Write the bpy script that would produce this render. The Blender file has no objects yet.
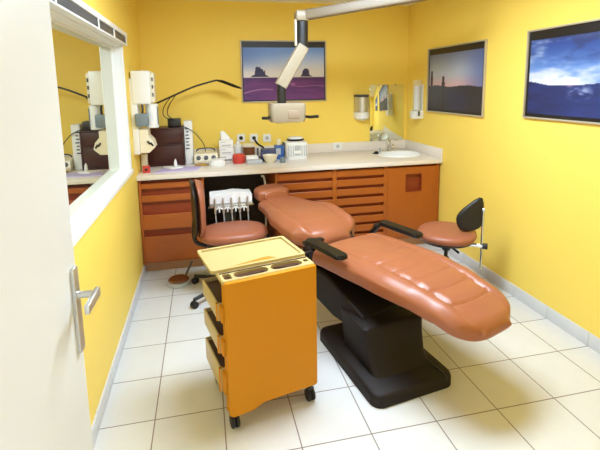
import bpy, bmesh, math, random
from mathutils import Vector, Matrix, Euler
random.seed(7)
PI = math.pi
C = bpy.context.scene.collection
SC = bpy.context.scene

# ------------------------------------------------------------------ materials
def lin(c):
    r = []
    for x in c:
        x = x / 255.0
        r.append(x / 12.92 if x <= 0.04045 else ((x + 0.055) / 1.055) ** 2.4)
    return (r[0], r[1], r[2], 1.0)

def mat(name, rgb, rough=0.5, metal=0.0, var=0.06, scale=8.0, bump=0.0, bscale=60.0, coat=0.0, spec=0.5, stretch=None):
    m = bpy.data.materials.new(name); m.use_nodes = True
    nt = m.node_tree; N = nt.nodes; L = nt.links
    b = N['Principled BSDF']
    b.inputs['Roughness'].default_value = rough
    b.inputs['Metallic'].default_value = metal
    b.inputs['Specular IOR Level'].default_value = spec
    if coat: 
        b.inputs['Coat Weight'].default_value = coat
        b.inputs['Coat Roughness'].default_value = 0.15
    tc = N.new('ShaderNodeTexCoord')
    src = tc.outputs['Object']
    if stretch:
        mp = N.new('ShaderNodeMapping'); mp.inputs['Scale'].default_value = stretch
        L.new(src, mp.inputs['Vector']); src = mp.outputs['Vector']
    no = N.new('ShaderNodeTexNoise'); no.inputs['Scale'].default_value = scale
    no.inputs['Detail'].default_value = 4
    L.new(src, no.inputs['Vector'])
    mx = N.new('ShaderNodeMix'); mx.data_type = 'RGBA'
    c = lin(rgb)
    mx.inputs['A'].default_value = tuple(max(0, x * (1 - var)) for x in c[:3]) + (1,)
    mx.inputs['B'].default_value = tuple(min(1, x * (1 + var)) for x in c[:3]) + (1,)
    L.new(no.outputs['Fac'], mx.inputs['Factor'])
    L.new(mx.outputs['Result'], b.inputs['Base Color'])
    if bump:
        n2 = N.new('ShaderNodeTexNoise'); n2.inputs['Scale'].default_value = bscale
        L.new(src, n2.inputs['Vector'])
        bp = N.new('ShaderNodeBump'); bp.inputs['Strength'].default_value = bump
        bp.inputs['Distance'].default_value = 0.004
        L.new(n2.outputs['Fac'], bp.inputs['Height']); L.new(bp.outputs['Normal'], b.inputs['Normal'])
    return m

def emis(name, rgb, strength):
    m = bpy.data.materials.new(name); m.use_nodes = True
    b = m.node_tree.nodes['Principled BSDF']
    b.inputs['Base Color'].default_value = (0.8, 0.8, 0.8, 1)
    b.inputs['Emission Color'].default_value = rgb + (1,)
    b.inputs['Emission Strength'].default_value = strength
    return m

M = {}
M['wall'] = mat('yellow_paint', (251, 219, 102), 0.55, var=0.02, scale=3, bump=0.05, bscale=180, spec=0.3)
M['white_wall'] = mat('white_paint', (236, 234, 228), 0.6, var=0.02, scale=3)
M['ceil'] = mat('ceiling_paint', (240, 238, 232), 0.8, var=0.015, scale=3)
M['door'] = mat('door_paint', (224, 224, 221), 0.4, var=0.015, scale=3)
M['white'] = mat('white_plastic', (238, 238, 236), 0.35, var=0.02)
M['cream'] = mat('cream_plastic', (236, 226, 200), 0.38, var=0.03)
M['ivory'] = mat('ivory_enamel', (152, 138, 115), 0.35, var=0.03)
M['alum'] = mat('brushed_aluminium', (206, 206, 203), 0.38, 0.85, var=0.05)
M['chrome'] = mat('chrome', (215, 215, 212), 0.12, 1.0, var=0.02)
M['blackp'] = mat('black_plastic', (26, 23, 22), 0.42, var=0.1)
M['blackg'] = mat('black_gloss', (14, 13, 15), 0.32, spec=0.3, var=0.1)
M['base'] = mat('dark_brown_casting', (30, 22, 18), 0.6, spec=0.28, var=0.12, scale=5)
M['leather'] = mat('tan_leather', (160, 94, 60), 0.36, var=0.05, scale=6, bump=0.06, bscale=320, spec=0.55)
M['leather2'] = mat('tan_leather_stool', (160, 94, 66), 0.42, var=0.05, scale=6, bump=0.06, bscale=320)
M['oak'] = mat('orange_stained_wood', (168, 86, 22), 0.38, var=0.14, scale=3.0, stretch=(2, 14, 14))
M['oakv'] = mat('orange_stained_wood_upright', (170, 88, 24), 0.38, var=0.14, scale=3.0, stretch=(14, 14, 2))
M['oakd'] = mat('shaded_orange_wood', (138, 52, 12), 0.5, var=0.15, scale=3.0, stretch=(2, 14, 14))  # same wood darkened and reddened, recess shade held in the colour
M['oakt'] = mat('toe_kick_sheen_tan', (196, 150, 112), 0.45, var=0.06)  # reflection on the toe kick painted into its base colour
M['top'] = mat('white_laminate', (232, 223, 213), 0.3, var=0.02, scale=20)
M['ceramic'] = mat('white_ceramic', (245, 246, 246), 0.1, var=0.01)
M['cart'] = mat('mustard_plastic', (204, 133, 0), 0.5, var=0.04, scale=4, bump=0.06, bscale=300, spec=0.25)
M['cartc'] = mat('cream_cart_plastic', (190, 168, 112), 0.4, var=0.03)
M['cartin'] = mat('brown_wells_and_tray_shade', (74, 40, 22), 0.5, var=0.1)  # wells and grooves; inside the trays it stands in for shade
M['walnut'] = mat('dark_brown_laminate', (66, 26, 20), 0.4, var=0.1, stretch=(2, 10, 10))
M['kneeshade'] = mat('knee_shade_brown', (74, 60, 50), 0.6, var=0.1)  # shade colour for the knee space
M['grey'] = mat('grey_plastic', (120, 132, 140), 0.4, var=0.08)
M['greyd'] = mat('dark_grey_plastic', (74, 76, 80), 0.45, var=0.08)
M['lgrey'] = mat('light_grey_plastic', (186, 188, 190), 0.4, var=0.04)
M['red'] = mat('red_plastic', (206, 66, 54), 0.4, var=0.08)
M['blue'] = mat('blue_card', (46, 92, 160), 0.45, var=0.08)
M['navy'] = mat('navy_plastic', (58, 66, 104), 0.45, var=0.08)
M['lilac'] = mat('lilac_paper', (196, 182, 222), 0.7, var=0.04)
M['paper'] = mat('white_paper', (240, 239, 236), 0.8, var=0.02)
M['brownj'] = mat('brown_glass', (120, 72, 40), 0.25, var=0.1)
M['gold'] = mat('golden_plastic', (190, 146, 66), 0.4, var=0.1)
M['cloth'] = mat('white_towelling', (240, 241, 243), 0.9, var=0.03, bump=0.3, bscale=120)
M['rubber'] = mat('black_rubber', (22, 20, 20), 0.6, var=0.1)
M['frame'] = mat('pale_picture_frame', (196, 184, 160), 0.4, 0.3, var=0.04)
M['grille'] = mat('brown_grille', (150, 128, 104), 0.5, var=0.06)
M['skirt'] = mat('grey_skirting_tile', (216, 216, 216), 0.3, var=0.03, scale=6)
M['lamp'] = emis('lamp_diffuser', (0.76, 0.925, 1.12), 30.0)

def floor_mat():
    m = bpy.data.materials.new('white_floor_tiles'); m.use_nodes = True
    nt = m.node_tree; N = nt.nodes; L = nt.links
    b = N['Principled BSDF']
    tc = N.new('ShaderNodeTexCoord'); sep = N.new('ShaderNodeSeparateXYZ')
    L.new(tc.outputs['Object'], sep.inputs[0])
    T = 0.333
    def op(kind, a, bb=None):
        n = N.new('ShaderNodeMath'); n.operation = kind
        for i, x in enumerate((a, bb)):
            if x is None: continue
            if isinstance(x, (int, float)): n.inputs[i].default_value = x
            else: L.new(x, n.inputs[i])
        return n.outputs[0]
    def edge(o):
        f = op('FRACT', op('DIVIDE', op('ADD', o, T * 40), T))
        d = op('MINIMUM', f, op('SUBTRACT', 1.0, f))
        return op('LESS_THAN', d, 0.0085)
    g = op('MAXIMUM', edge(sep.outputs['X']), edge(sep.outputs['Y']))
    wn = N.new('ShaderNodeTexWhiteNoise'); wn.noise_dimensions = '2D'
    cmb = N.new('ShaderNodeCombineXYZ')
    L.new(op('FLOOR', op('DIVIDE', op('ADD', sep.outputs['X'], T * 40), T)), cmb.inputs[0])
    L.new(op('FLOOR', op('DIVIDE', op('ADD', sep.outputs['Y'], T * 40), T)), cmb.inputs[1])
    L.new(cmb.outputs[0], wn.inputs['Vector'])
    no = N.new('ShaderNodeTexNoise'); no.inputs['Scale'].default_value = 9; no.inputs['Detail'].default_value = 5
    L.new(tc.outputs['Object'], no.inputs['Vector'])
    fac = op('ADD', op('MULTIPLY', wn.outputs['Value'], 0.4), op('MULTIPLY', no.outputs['Fac'], 0.6))
    mx = N.new('ShaderNodeMix'); mx.data_type = 'RGBA'
    mx.inputs['A'].default_value = lin((208, 207, 203)); mx.inputs['B'].default_value = lin((222, 221, 218))
    L.new(fac, mx.inputs['Factor'])
    m2 = N.new('ShaderNodeMix'); m2.data_type = 'RGBA'
    L.new(g, m2.inputs['Factor']); L.new(mx.outputs['Result'], m2.inputs['A'])
    m2.inputs['B'].default_value = lin((128, 114, 104))
    L.new(m2.outputs['Result'], b.inputs['Base Color'])
    L.new(op('ADD', op('MULTIPLY', g, 0.5), 0.27), b.inputs['Roughness'])
    bp = N.new('ShaderNodeBump'); bp.inputs['Strength'].default_value = 0.4; bp.inputs['Distance'].default_value = 0.002
    L.new(op('SUBTRACT', 1.0, g), bp.inputs['Height']); L.new(bp.outputs['Normal'], b.inputs['Normal'])
    return m
M['floor'] = floor_mat()

def mirror_mat(name, rgb, rough, dark=0.0):
    m = bpy.data.materials.new(name); m.use_nodes = True
    N = m.node_tree.nodes; L = m.node_tree.links
    out = N['Material Output']; N.remove(N['Principled BSDF'])
    g = N.new('ShaderNodeBsdfGlossy'); g.inputs['Color'].default_value = rgb + (1,); g.inputs['Roughness'].default_value = rough
    if dark:
        d = N.new('ShaderNodeBsdfDiffuse'); d.inputs['Color'].default_value = (0.05, 0.05, 0.045, 1)
        x = N.new('ShaderNodeMixShader'); x.inputs[0].default_value = dark
        L.new(g.outputs[0], x.inputs[1]); L.new(d.outputs[0], x.inputs[2]); L.new(x.outputs[0], out.inputs[0])
    else:
        L.new(g.outputs[0], out.inputs[0])
    return m
M['mirror'] = mirror_mat('mirror_glass', (0.86, 0.9, 0.8), 0.01)
M['pane'] = mirror_mat('dark_backed_window_glass', (0.84, 0.84, 0.72), 0.015, 0.12)

def glass_mat(name, rgb, alpha):
    m = bpy.data.materials.new(name); m.use_nodes = True
    N = m.node_tree.nodes; L = m.node_tree.links
    out = N['Material Output']; b = N['Principled BSDF']
    b.inputs['Base Color'].default_value = lin(rgb); b.inputs['Roughness'].default_value = 0.15
    b.inputs['Alpha'].default_value = alpha
    return m
M['clear'] = glass_mat('clear_plastic', (236, 240, 240), 0.25)

def vcol_mat():
    m = bpy.data.materials.new('printed_photograph'); m.use_nodes = True
    N = m.node_tree.nodes; L = m.node_tree.links
    b = N['Principled BSDF']; b.inputs['Roughness'].default_value = 0.45
    a = N.new('ShaderNodeVertexColor'); a.layer_name = 'print'
    L.new(a.outputs['Color'], b.inputs['Base Color'])
    return m
M['print'] = vcol_mat()

# ------------------------------------------------------------------ mesh builder
class MB:
    def __init__(self): self.bm = bmesh.new()
    def _mark(self): return set(self.bm.verts)
    def _new(self, old): return [v for v in self.bm.verts if v not in old]
    def box(self, c, s, bev=0.0, rot=None, seg=2):
        t = bmesh.new(); bmesh.ops.create_cube(t, size=1.0)
        bmesh.ops.scale(t, vec=Vector(s), verts=t.verts)
        if bev: bmesh.ops.bevel(t, geom=list(t.edges), offset=bev, segments=seg, affect='EDGES', profile=0.5)
        return self._merge(t, c, rot)
    def _merge(self, t, c=(0, 0, 0), rot=None):
        m = Matrix.Translation(Vector(c))
        if rot: m = m @ Euler(rot).to_matrix().to_4x4()
        bmesh.ops.transform(t, matrix=m, verts=t.verts)
        vm = {}
        for v in t.verts: vm[v] = self.bm.verts.new(v.co)
        for f in t.faces:
            try: self.bm.faces.new([vm[v] for v in f.verts])
            except ValueError: pass
        t.free(); return self
    def cyl(self, p0, p1, r0, r1=None, seg=24):
        r1 = r0 if r1 is None else r1
        p0, p1 = Vector(p0), Vector(p1); d = p1 - p0
        t = bmesh.new()
        bmesh.ops.create_cone(t, cap_ends=True, segments=seg, radius1=max(r0, 1e-5), radius2=max(r1, 1e-5), depth=d.length)
        q = d.to_track_quat('Z', 'Y').to_matrix().to_4x4()
        bmesh.ops.transform(t, matrix=Matrix.Translation((p0 + p1) / 2) @ q, verts=t.verts)
        return self._merge(t)
    def ball(self, c, s, seg=20):
        t = bmesh.new(); bmesh.ops.create_uvsphere(t, u_segments=seg, v_segments=seg // 2 + 2, radius=1)
        bmesh.ops.scale(t, vec=Vector(s), verts=t.verts)
        return self._merge(t, c)
    def loft(self, rings, caps=True, closed=True):
        rows = [[self.bm.verts.new(Vector(p)) for p in r] for r in rings]
        n = len(rows[0])
        for a, b in zip(rows, rows[1:]):
            for i in range(n if closed else n - 1):
                j = (i + 1) % n
                self.bm.faces.new((a[i], a[j], b[j], b[i]))
        if caps and closed:
            self.bm.faces.new(list(reversed(rows[0]))); self.bm.faces.new(rows[-1])
        return self
    def tube(self, pts, r, seg=10, smooth=6):
        P = [Vector(p) for p in pts]
        if smooth and len(P) > 2:
            Q = []
            for i in range(len(P) - 1):
                p0 = P[max(i - 1, 0)]; p1 = P[i]; p2 = P[i + 1]; p3 = P[min(i + 2, len(P) - 1)]
                for k in range(smooth):
                    t = k / smooth
                    Q.append(0.5 * ((2 * p1) + (p2 - p0) * t + (2 * p0 - 5 * p1 + 4 * p2 - p3) * t * t + (3 * p1 - p0 - 3 * p2 + p3) * t ** 3))
            Q.append(P[-1]); P = Q
        rings = []; up = None
        for i, p in enumerate(P):
            d = (P[min(i + 1, len(P) - 1)] - P[max(i - 1, 0)]).normalized()
            if up is None: up = d.orthogonal().normalized()
            up = (up - d * up.dot(d)).normalized(); s = d.cross(up)
            rr = r(i / (len(P) - 1)) if callable(r) else r
            rings.append([p + (up * math.cos(a) + s * math.sin(a)) * rr for a in (2 * PI * k / seg for k in range(seg))])
        return self.loft(rings)
    def lathe(self, prof, c=(0, 0, 0), seg=32, sx=1, sy=1):
        rings = [[(c[0] + r * sx * math.cos(2 * PI * k / seg), c[1] + r * sy * math.sin(2 * PI * k / seg), c[2] + z) for k in range(seg)] for r, z in [(max(r, 1e-4), z) for r, z in prof]]
        return self.loft(rings)
    def prism(self, poly, axis, a, b):
        # poly of 2-D points in the two other axes (x:(y,z), y:(x,z), z:(x,y))
        def P(p, h):
            return {'x': (h, p[0], p[1]), 'y': (p[0], h, p[1]), 'z': (p[0], p[1], h)}[axis]
        return self.loft([[P(p, a) for p in poly], [P(p, b) for p in poly]])
    def build(self, name, m, parent=None, smooth=35, bevel=0.0, sub=0):
        bmesh.ops.recalc_face_normals(self.bm, faces=self.bm.faces)
        me = bpy.data.meshes.new(name); self.bm.to_mesh(me); self.bm.free()
        o = bpy.data.objects.new(name, me); C.objects.link(o)
        for x in (m if isinstance(m, (list, tuple)) else [m]): me.materials.append(x)
        if parent is not None: o.parent = parent
        if bevel:
            bv = o.modifiers.new('bevel', 'BEVEL'); bv.width = bevel; bv.segments = 2; bv.limit_method = 'ANGLE'; bv.angle_limit = math.radians(40)
        if sub:
            sb = o.modifiers.new('sub', 'SUBSURF'); sb.levels = sub; sb.render_levels = sub
        if smooth:
            me.shade_smooth(); me.set_sharp_from_angle(angle=math.radians(smooth))
        return o

def rrect(w, h, r, n=6, cx=0, cy=0):
    pts = []
    for sx, sy, a0 in ((1, 1, 0), (-1, 1, 90), (-1, -1, 180), (1, -1, 270)):
        for k in range(n + 1):
            a = math.radians(a0 + 90 * k / n)
            pts.append((cx + sx * (w / 2 - r) + r * math.cos(a), cy + sy * (h / 2 - r) + r * math.sin(a)))
    return pts
def ell(rx, ry, n=40, cx=0, cy=0):
    return [(cx + rx * math.cos(2 * PI * k / n), cy + ry * math.sin(2 * PI * k / n)) for k in range(n)]

def tag(o, label, cat, group=None):
    o['label'] = label; o['category'] = cat
    if group: o['group'] = group
    return o
def thing(name, label, cat, loc=(0, 0, 0), rz=0.0, group=None):
    o = bpy.data.objects.new(name, None); C.objects.link(o)
    o.location = loc; o.rotation_euler = (0, 0, rz); o.empty_display_size = 0.1
    return tag(o, label, cat, group)
def struct(o): o['kind'] = 'structure'; return o
def part_label(o, s): o['label'] = s; return o
def cut(o, cutter):
    md = o.modifiers.new('cut', 'BOOLEAN'); md.object = cutter; md.operation = 'DIFFERENCE'; md.solver = 'EXACT'
    bpy.context.view_layer.update()
    dg = bpy.context.evaluated_depsgraph_get()
    me = bpy.data.meshes.new_from_object(o.evaluated_get(dg))
    o.modifiers.clear(); o.data = me
    bpy.data.objects.remove(cutter, do_unlink=True)
    return o
def copy_tree(o, parent=None):
    c = o.copy(); C.objects.link(c)
    if parent is not None: c.parent = parent
    for ch in [x for x in bpy.data.objects if x.parent == o and x != c]:
        copy_tree(ch, c)
    return c

# ------------------------------------------------------------------ room
XL, XR, YB, YF, H = -1.93, 0.89, 2.20, -2.05, 2.46
struct(MB().box(((XL + XR) / 2, -0.75, -0.05), (XR - XL + 0.6, 6.3, 0.1)).build('floor', M['floor']))
struct(MB().box(((XL + XR) / 2, (YB + YF) / 2, H + 0.05), (XR - XL + 0.4, YB - YF + 0.4, 0.1)).build('ceiling', M['ceil']))
struct(MB().box(((XL + XR) / 2, YB + 0.075, H / 2), (XR - XL + 0.4, 0.15, H)).build('wall_back', M['wall']))
struct(MB().box((XR + 0.075, (YB + YF) / 2, H / 2), (0.15, YB - YF, H)).build('wall_right', M['wall']))
WY0, WY1, WZ0, WZ1 = -1.0, 1.13, 1.0, 1.93
w = MB()
def wl(y0, y1, z0, z1): w.box((XL - 0.09, (y0 + y1) / 2, (z0 + z1) / 2), (0.18, y1 - y0, z1 - z0))
wl(YF, WY0, 0, H); wl(WY1, YB, 0, H); wl(WY0, WY1, 0, WZ0 - 0.012); wl(WY0, WY1, WZ1, H)
struct(w.build('wall_left', M['wall'], smooth=0))
w = MB()
DX0, DX1, DZ = -1.80, -0.90, 2.06
w.box(((XL + DX0) / 2, YF - 0.06, H / 2), (DX0 - XL, 0.12, H)).box(((DX1 + XR) / 2, YF - 0.06, H / 2), (XR - DX1, 0.12, H))
w.box(((DX0 + DX1) / 2, YF - 0.06, (H + DZ) / 2), (DX1 - DX0, 0.12, H - DZ))
struct(w.build('wall_front', M['wall'], smooth=0))
# doorway lining behind the camera side
w = MB()
for x in (DX0 + 0.012, DX1 - 0.012): w.box((x, YF - 0.06, DZ / 2), (0.024, 0.13, DZ))
w.box(((DX0 + DX1) / 2, YF - 0.06, DZ - 0.012), (DX1 - DX0 - 0.05, 0.13, 0.024))
struct(w.build('trim_1', M['white'], smooth=0))

# skirtings: ceramic strips with joints
def skirting(name, x0, x1, y0, y1, axis):
    s = MB(); a, b = (y0, y1) if axis == 'y' else (x0, x1)
    p = a
    while p < b - 0.01:
        q = min(p + 0.333, b)
        if axis == 'y': s.box(((x0 + x1) / 2, (p + q) / 2, 0.045), (abs(x1 - x0), q - p - 0.003, 0.09), 0.002)
        p = q
    return struct(s.build(name, M['skirt']))
skirting('baseboard_right', XR - 0.01, XR, -1.998, 1.53, 'y')
skirting('baseboard_left', XL, XL + 0.01, -1.998, 1.53, 'y')

# window in the left wall
win = bpy.data.objects.new('window_1', None); C.objects.link(win); struct(win); win.location = (XL, (WY0 + WY1) / 2, WZ0)
wy = (WY1 - WY0); wz = WZ1 - WZ0
f = MB()
f.box((-0.035, wy / 2 - 0.004, wz / 2), (0.07, 0.008, wz)).box((-0.035, -wy / 2 + 0.004, wz / 2), (0.07, 0.008, wz)).box((-0.035, 0, wz - 0.004), (0.07, wy - 0.016, 0.008))
f.build('window_reveal', M['white'], win, smooth=0)
f = MB()
f.box((-0.063, 0, 0.008), (0.010, wy - 0.018, 0.016)).box((-0.063, wy / 2 - 0.014, wz / 2), (0.010, 0.012, wz - 0.02)).box((-0.063, -wy / 2 + 0.014, wz / 2), (0.010, 0.012, wz - 0.02)).box((-0.063, 0, wz - 0.014), (0.010, wy - 0.018, 0.012))
f.build('window_frame', M['white'], win, smooth=0)
f = MB(); f.box((-0.071, 0, wz / 2), (0.006, wy, wz)); f.build('window_pane', M['pane'], win, smooth=0)
f = MB()
f.prism([(-0.068, 0.0), (0.018, 0.0), (0.022, -0.005), (0.022, -0.030), (0.016, -0.034), (0.0, -0.034), (0.0, -0.004), (-0.068, -0.004)], 'y', -wy / 2 - 0.02, wy / 2 + 0.03)
f.build('window_sill', M['white'], win, bevel=0.003)
f = MB(); f.box((0.006, wy / 2 + 0.012, wz / 2 + 0.002), (0.012, 0.028, wz - 0.004), 0.003)
f.build('window_casing', M['white'], win)
# blind head rail over the window
br = thing('blind_head_rail', 'white and grey blind head rail along the top of the left window', 'blind rail', (XL, (WY0 + WY1) / 2, WZ1))
f = MB()
f.box((0.022, 0.02, 0.075), (0.044, wy + 0.06, 0.030), 0.002).box((0.022, 0.02, 0.004), (0.044, wy + 0.06, 0.010), 0.002).box((0.004, 0.02, 0.045), (0.008, wy + 0.06, 0.07))
f.build('rail_housing', M['white'], br)
f = MB(); f.box((0.022, 0.02, 0.034), (0.024, wy + 0.05, 0.046), 0.004)
part_label(f.build('slat_stack', M['greyd'], br), 'grey folded blind slats inside the rail')
for y in (-0.55, 0.18, 0.62, 1.08):
    f = MB(); f.box((0.040, y, 0.034), (0.006, 0.018, 0.054), 0.001); f.build('bracket', M['white'], br)

# open door with lever handle
a = math.atan2(1.18 - 2.03, 0)
dr = bpy.data.objects.new('door_1', None); C.objects.link(dr); struct(dr)
dr.location = (-1.766, -2.03, 0); dr.rotation_euler = (0, 0, math.radians(-3.6))
DW = 0.86
MB().box((-0.02, DW / 2, 1.022), (0.04, DW, 2.03), 0.003).build('door_leaf', M['door'], dr)
h = bpy.data.objects.new('door_handle', None); C.objects.link(h); h.parent = dr; h.location = (0, DW - 0.026, 1.04)
MB().prism([(p[0], p[1]) for p in rrect(0.034, 0.235, 0.008)], 'x', -0.001, 0.009).build('handle_plate', M['alum'], h, bevel=0.002)
f = MB(); f.cyl((0.006, 0, 0.04), (0.05, 0, 0.04), 0.0095)
f.box((0.054, -0.034, 0.038), (0.014, 0.098, 0.026), 0.005, rot=(math.radians(4), 0, 0))
f.build('handle_lever', M['alum'], h)

# ------------------------------------------------------------------ worktop and cabinets
FY = 1.44
wt = thing('worktop', 'long white worktop with upstand along the yellow back wall', 'worktop', (0, 0, 0.85))
t = MB(); t.box(((XL + XR) / 2, (1.405 + YB) / 2, 0.02), (XR - XL - 0.004, YB - 1.405 - 0.002, 0.04), 0.004)
top = t.build('slab', M['top'], wt)
BX, BY, BRX, BRY = 0.62, 1.80, 0.225, 0.185
cu = MB(); cu.prism(ell(BRX - 0.012, BRY - 0.012, 48, BX, BY), 'z', -0.2, 0.2)
cutter = cu.build('cutter', M['top'], wt, smooth=0)
cut(top, cutter)
t = MB(); t.box(((XL + XR) / 2, YB - 0.009, 0.09), (XR - XL - 0.03, 0.016, 0.10), 0.002)
t.box((XR - 0.009, (1.41 + YB) / 2, 0.09), (0.016, YB - 1.41 - 0.004, 0.10), 0.002)
o_ = t.build('worktop_upstand', M['top'], None)
for v_ in o_.data.vertices: v_.co.z += 0.85
tag(o_, 'low white upstand strip running behind the worktop and along the right wall', 'upstand')

def drawer_poly(z0, zf, z1, lip=0.012):
    # profile (y,z): flat front from z0 to zf, hollow grip above it up to z1
    return [(0.0, z0), (0.0, zf - 0.004), (0.003, zf), (lip, zf), (0.034, zf - 0.006), (0.034, z1), (0.05, z1), (0.05, z0)]
def carcass(name, label, cat, x0, x1, group=None, sink=False):
    t = thing(name, label, cat, ((x0 + x1) / 2, FY, 0), 0, group)
    wd = x1 - x0; y1 = YB - 0.003 - FY
    b = MB()
    for s in (-1, 1): b.box((s * (wd / 2 - 0.009), y1 / 2, 0.473), (0.018, y1, 0.75), 0.001)
    b.box((0, y1 / 2, 0.108), (wd - 0.036, y1 - 0.06, 0.018)).box((0, 0.06 if sink else y1 / 2 + 0.03, 0.839), (wd - 0.036, 0.06 if sink else y1 - 0.08, 0.018)).box((0, y1 - 0.008, 0.473), (wd - 0.036, 0.012, 0.72))
    b.build('carcass', M['oakv'], t)
    b = MB(); b.box((0, 0.095 + 0.009, 0.049), (wd - 0.002, 0.018, 0.098)); 
    part_label(b.build('toe_kick', M['oakt'], t), 'toe kick at floor level, coloured pale tan for its reflection')
    return t, wd
def drawers(t, wd, rows):
    for z0, zf, z1 in rows:
        b = MB(); b.prism(drawer_poly(z0, zf, z1), 'x', -wd / 2 + 0.02, wd / 2 - 0.02)
        # grip board behind the lip, coloured darker to carry the recess shade
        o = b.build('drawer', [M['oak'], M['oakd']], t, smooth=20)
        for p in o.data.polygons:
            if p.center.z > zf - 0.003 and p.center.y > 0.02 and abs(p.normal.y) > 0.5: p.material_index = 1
t, wd = carcass('drawer_cabinet', 'wooden drawer cabinet beside the left wall, under the brown letter shelf', 'cabinet', XL + 0.006, -1.385)
drawers(t, wd, [(0.120, 0.344, 0.404), (0.408, 0.538, 0.650), (0.655, 0.708, 0.764), (0.769, 0.812, 0.826)])
rows = [(0.845 - 0.09 * k - 0.078, 0.845 - 0.09 * k - 0.018, 0.845 - 0.09 * k + 0.008) for k in range(8)]
rows = [(max(a, 0.12), b, min(c, 0.828)) for a, b, c in rows]
t, wd = carcass('drawer_cabinet', 'wooden cabinet of narrow slatted drawers nearest the dark knee space', 'cabinet', -0.755, -0.197, 'slatted drawer cabinets')
drawers(t, wd, rows)
t, wd = carcass('drawer_cabinet', 'wooden cabinet of narrow slatted drawers touching the washbasin cupboard', 'cabinet', -0.195, 0.313, 'slatted drawer cabinets')
drawers(t, wd, rows)
t, wd = carcass('washbasin_cabinet', 'plain wooden cupboard with square recessed grip below the washbasin', 'cabinet', 0.315, XR - 0.022, sink=True)
d = MB(); d.box((0, 0.009, 0.474), (wd - 0.04, 0.022, 0.70), 0.002)
dp = d.build('cabinet_door', M['oakv'], t)
gx, gz = 0.602 - (0.315 + XR - 0.022) / 2, 0.668
c2 = MB(); c2.box((gx, 0.0, gz), (0.175, 0.06, 0.18)); cut(dp, c2.build('cutter', M['oakv'], t)); dp.data.shade_flat()
g = MB()
g.box((gx, 0.03, gz), (0.19, 0.004, 0.195))
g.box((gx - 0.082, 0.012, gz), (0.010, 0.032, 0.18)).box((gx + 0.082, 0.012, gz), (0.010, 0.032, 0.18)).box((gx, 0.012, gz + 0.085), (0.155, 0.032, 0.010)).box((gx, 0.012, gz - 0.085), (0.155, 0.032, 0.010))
g.build('recessed_grip', M['oakd'], dp, smooth=0)  # recess shade painted by the darkened wood colour
# filler strip by right wall
g = MB(); g.box((0.29 - 0.008, 0.02, 0.474), (0.012, 0.03, 0.745)); g.build('end_strip', M['oakv'], t)

kp = MB(); kp.box((-1.07, YB - 0.05, 0.425), (0.628, 0.016, 0.85))  # dark sheet added to paint the shade under the worktop
tag(kp.build('knee_space_shade', M['kneeshade']), 'added dark brown sheet standing in for shade in the knee space under the worktop', 'panel')

# washbasin and tap
wb = thing('washbasin', 'oval white washbasin set in the right end of the worktop', 'washbasin', (BX, BY, 0.89))
b = MB()
prof = [(1.0, 0.0), (1.0, 0.008), (0.97, 0.013), (0.93, 0.012), (0.9, 0.004), (0.86, -0.025), (0.72, -0.055), (0.45, -0.072), (0.12, -0.077), (0.02, -0.077)]
rings = [[(BRX * r * math.cos(2 * PI * k / 56), BRY * r * math.sin(2 * PI * k / 56), z) for k in range(56)] for r, z in prof]
b.loft(rings, caps=False); b.build('bowl', M['ceramic'], wb, smooth=60)
b = MB(); b.lathe([(0.0, 0.0), (0.022, 0.0), (0.024, 0.003), (0.0, 0.004)], (0, 0, -0.0775)); b.build('drain', M['chrome'], wb)
b = MB(); b.lathe([(0, 0), (0.030, 0), (0.034, 0.004), (0.03, 0.009), (0.0, 0.01)], (-0.055, -0.125, 0.0)); 
tp = thing('mixer_tap', 'chrome mixer tap behind the washbasin, in front of the mirror', 'tap', (0.60, 2.035, 0.89))
b = MB(); b.lathe([(0.032, 0), (0.032, 0.006), (0.022, 0.012), (0.022, 0.085), (0.026, 0.09), (0.026, 0.115), (0.014, 0.128), (0.0, 0.13)]); b.build('tap_body', M['chrome'], tp)
b = MB(); b.tube([(0, -0.01, 0.06), (-0.003, -0.07, 0.085), (-0.006, -0.13, 0.082), (-0.007, -0.14, 0.06)], 0.011, 12); b.build('spout', M['chrome'], tp)
b = MB(); b.tube([(0, 0, 0.122), (0.04, -0.02, 0.13), (0.085, -0.035, 0.122)], lambda t: 0.009 - 0.003 * t, 10); b.build('lever', M['chrome'], tp)
ps = MB(); ps.lathe([(0.03, 0), (0.03, 0.006), (0.014, 0.012), (0.013, 0.024), (0, 0.026)], (0.415, 1.93, 0.89), sx=1.4)
tag(ps.build('basin_plug', M['blackg']), 'small black plug lying on the worktop left of the washbasin', 'plug')
ps = MB(); ps.lathe([(0.008, 0), (0.008, 0.045), (0.011, 0.05), (0.0, 0.056)], (0.475, 1.97, 0.89))
tag(ps.build('small_bottle', M['lgrey']), 'tiny grey capped bottle between the black plug and washbasin', 'bottle')

# ------------------------------------------------------------------ wall items
def smooth(a, b, x):
    t = max(0, min(1, (x - a) / (b - a))); return t * t * (3 - 2 * t)
def mixc(a, b, t): return tuple(a[i] + (b[i] - a[i]) * t for i in range(3))
def hsh(i, j):
    n = math.sin(i * 127.1 + j * 311.7) * 43758.5453; return n - math.floor(n)
def vn(x, y):
    i, j = math.floor(x), math.floor(y); fx, fy = x - i, y - j
    fx, fy = fx * fx * (3 - 2 * fx), fy * fy * (3 - 2 * fy)
    return (hsh(i, j) * (1 - fx) + hsh(i + 1, j) * fx) * (1 - fy) + (hsh(i, j + 1) * (1 - fx) + hsh(i + 1, j + 1) * fx) * fy
def fbm(x, y): return vn(x, y) * .5 + vn(x * 2.1, y * 2.1) * .27 + vn(x * 4.3, y * 4.3) * .15 + vn(x * 8.7, y * 8.7) * .08

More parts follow.
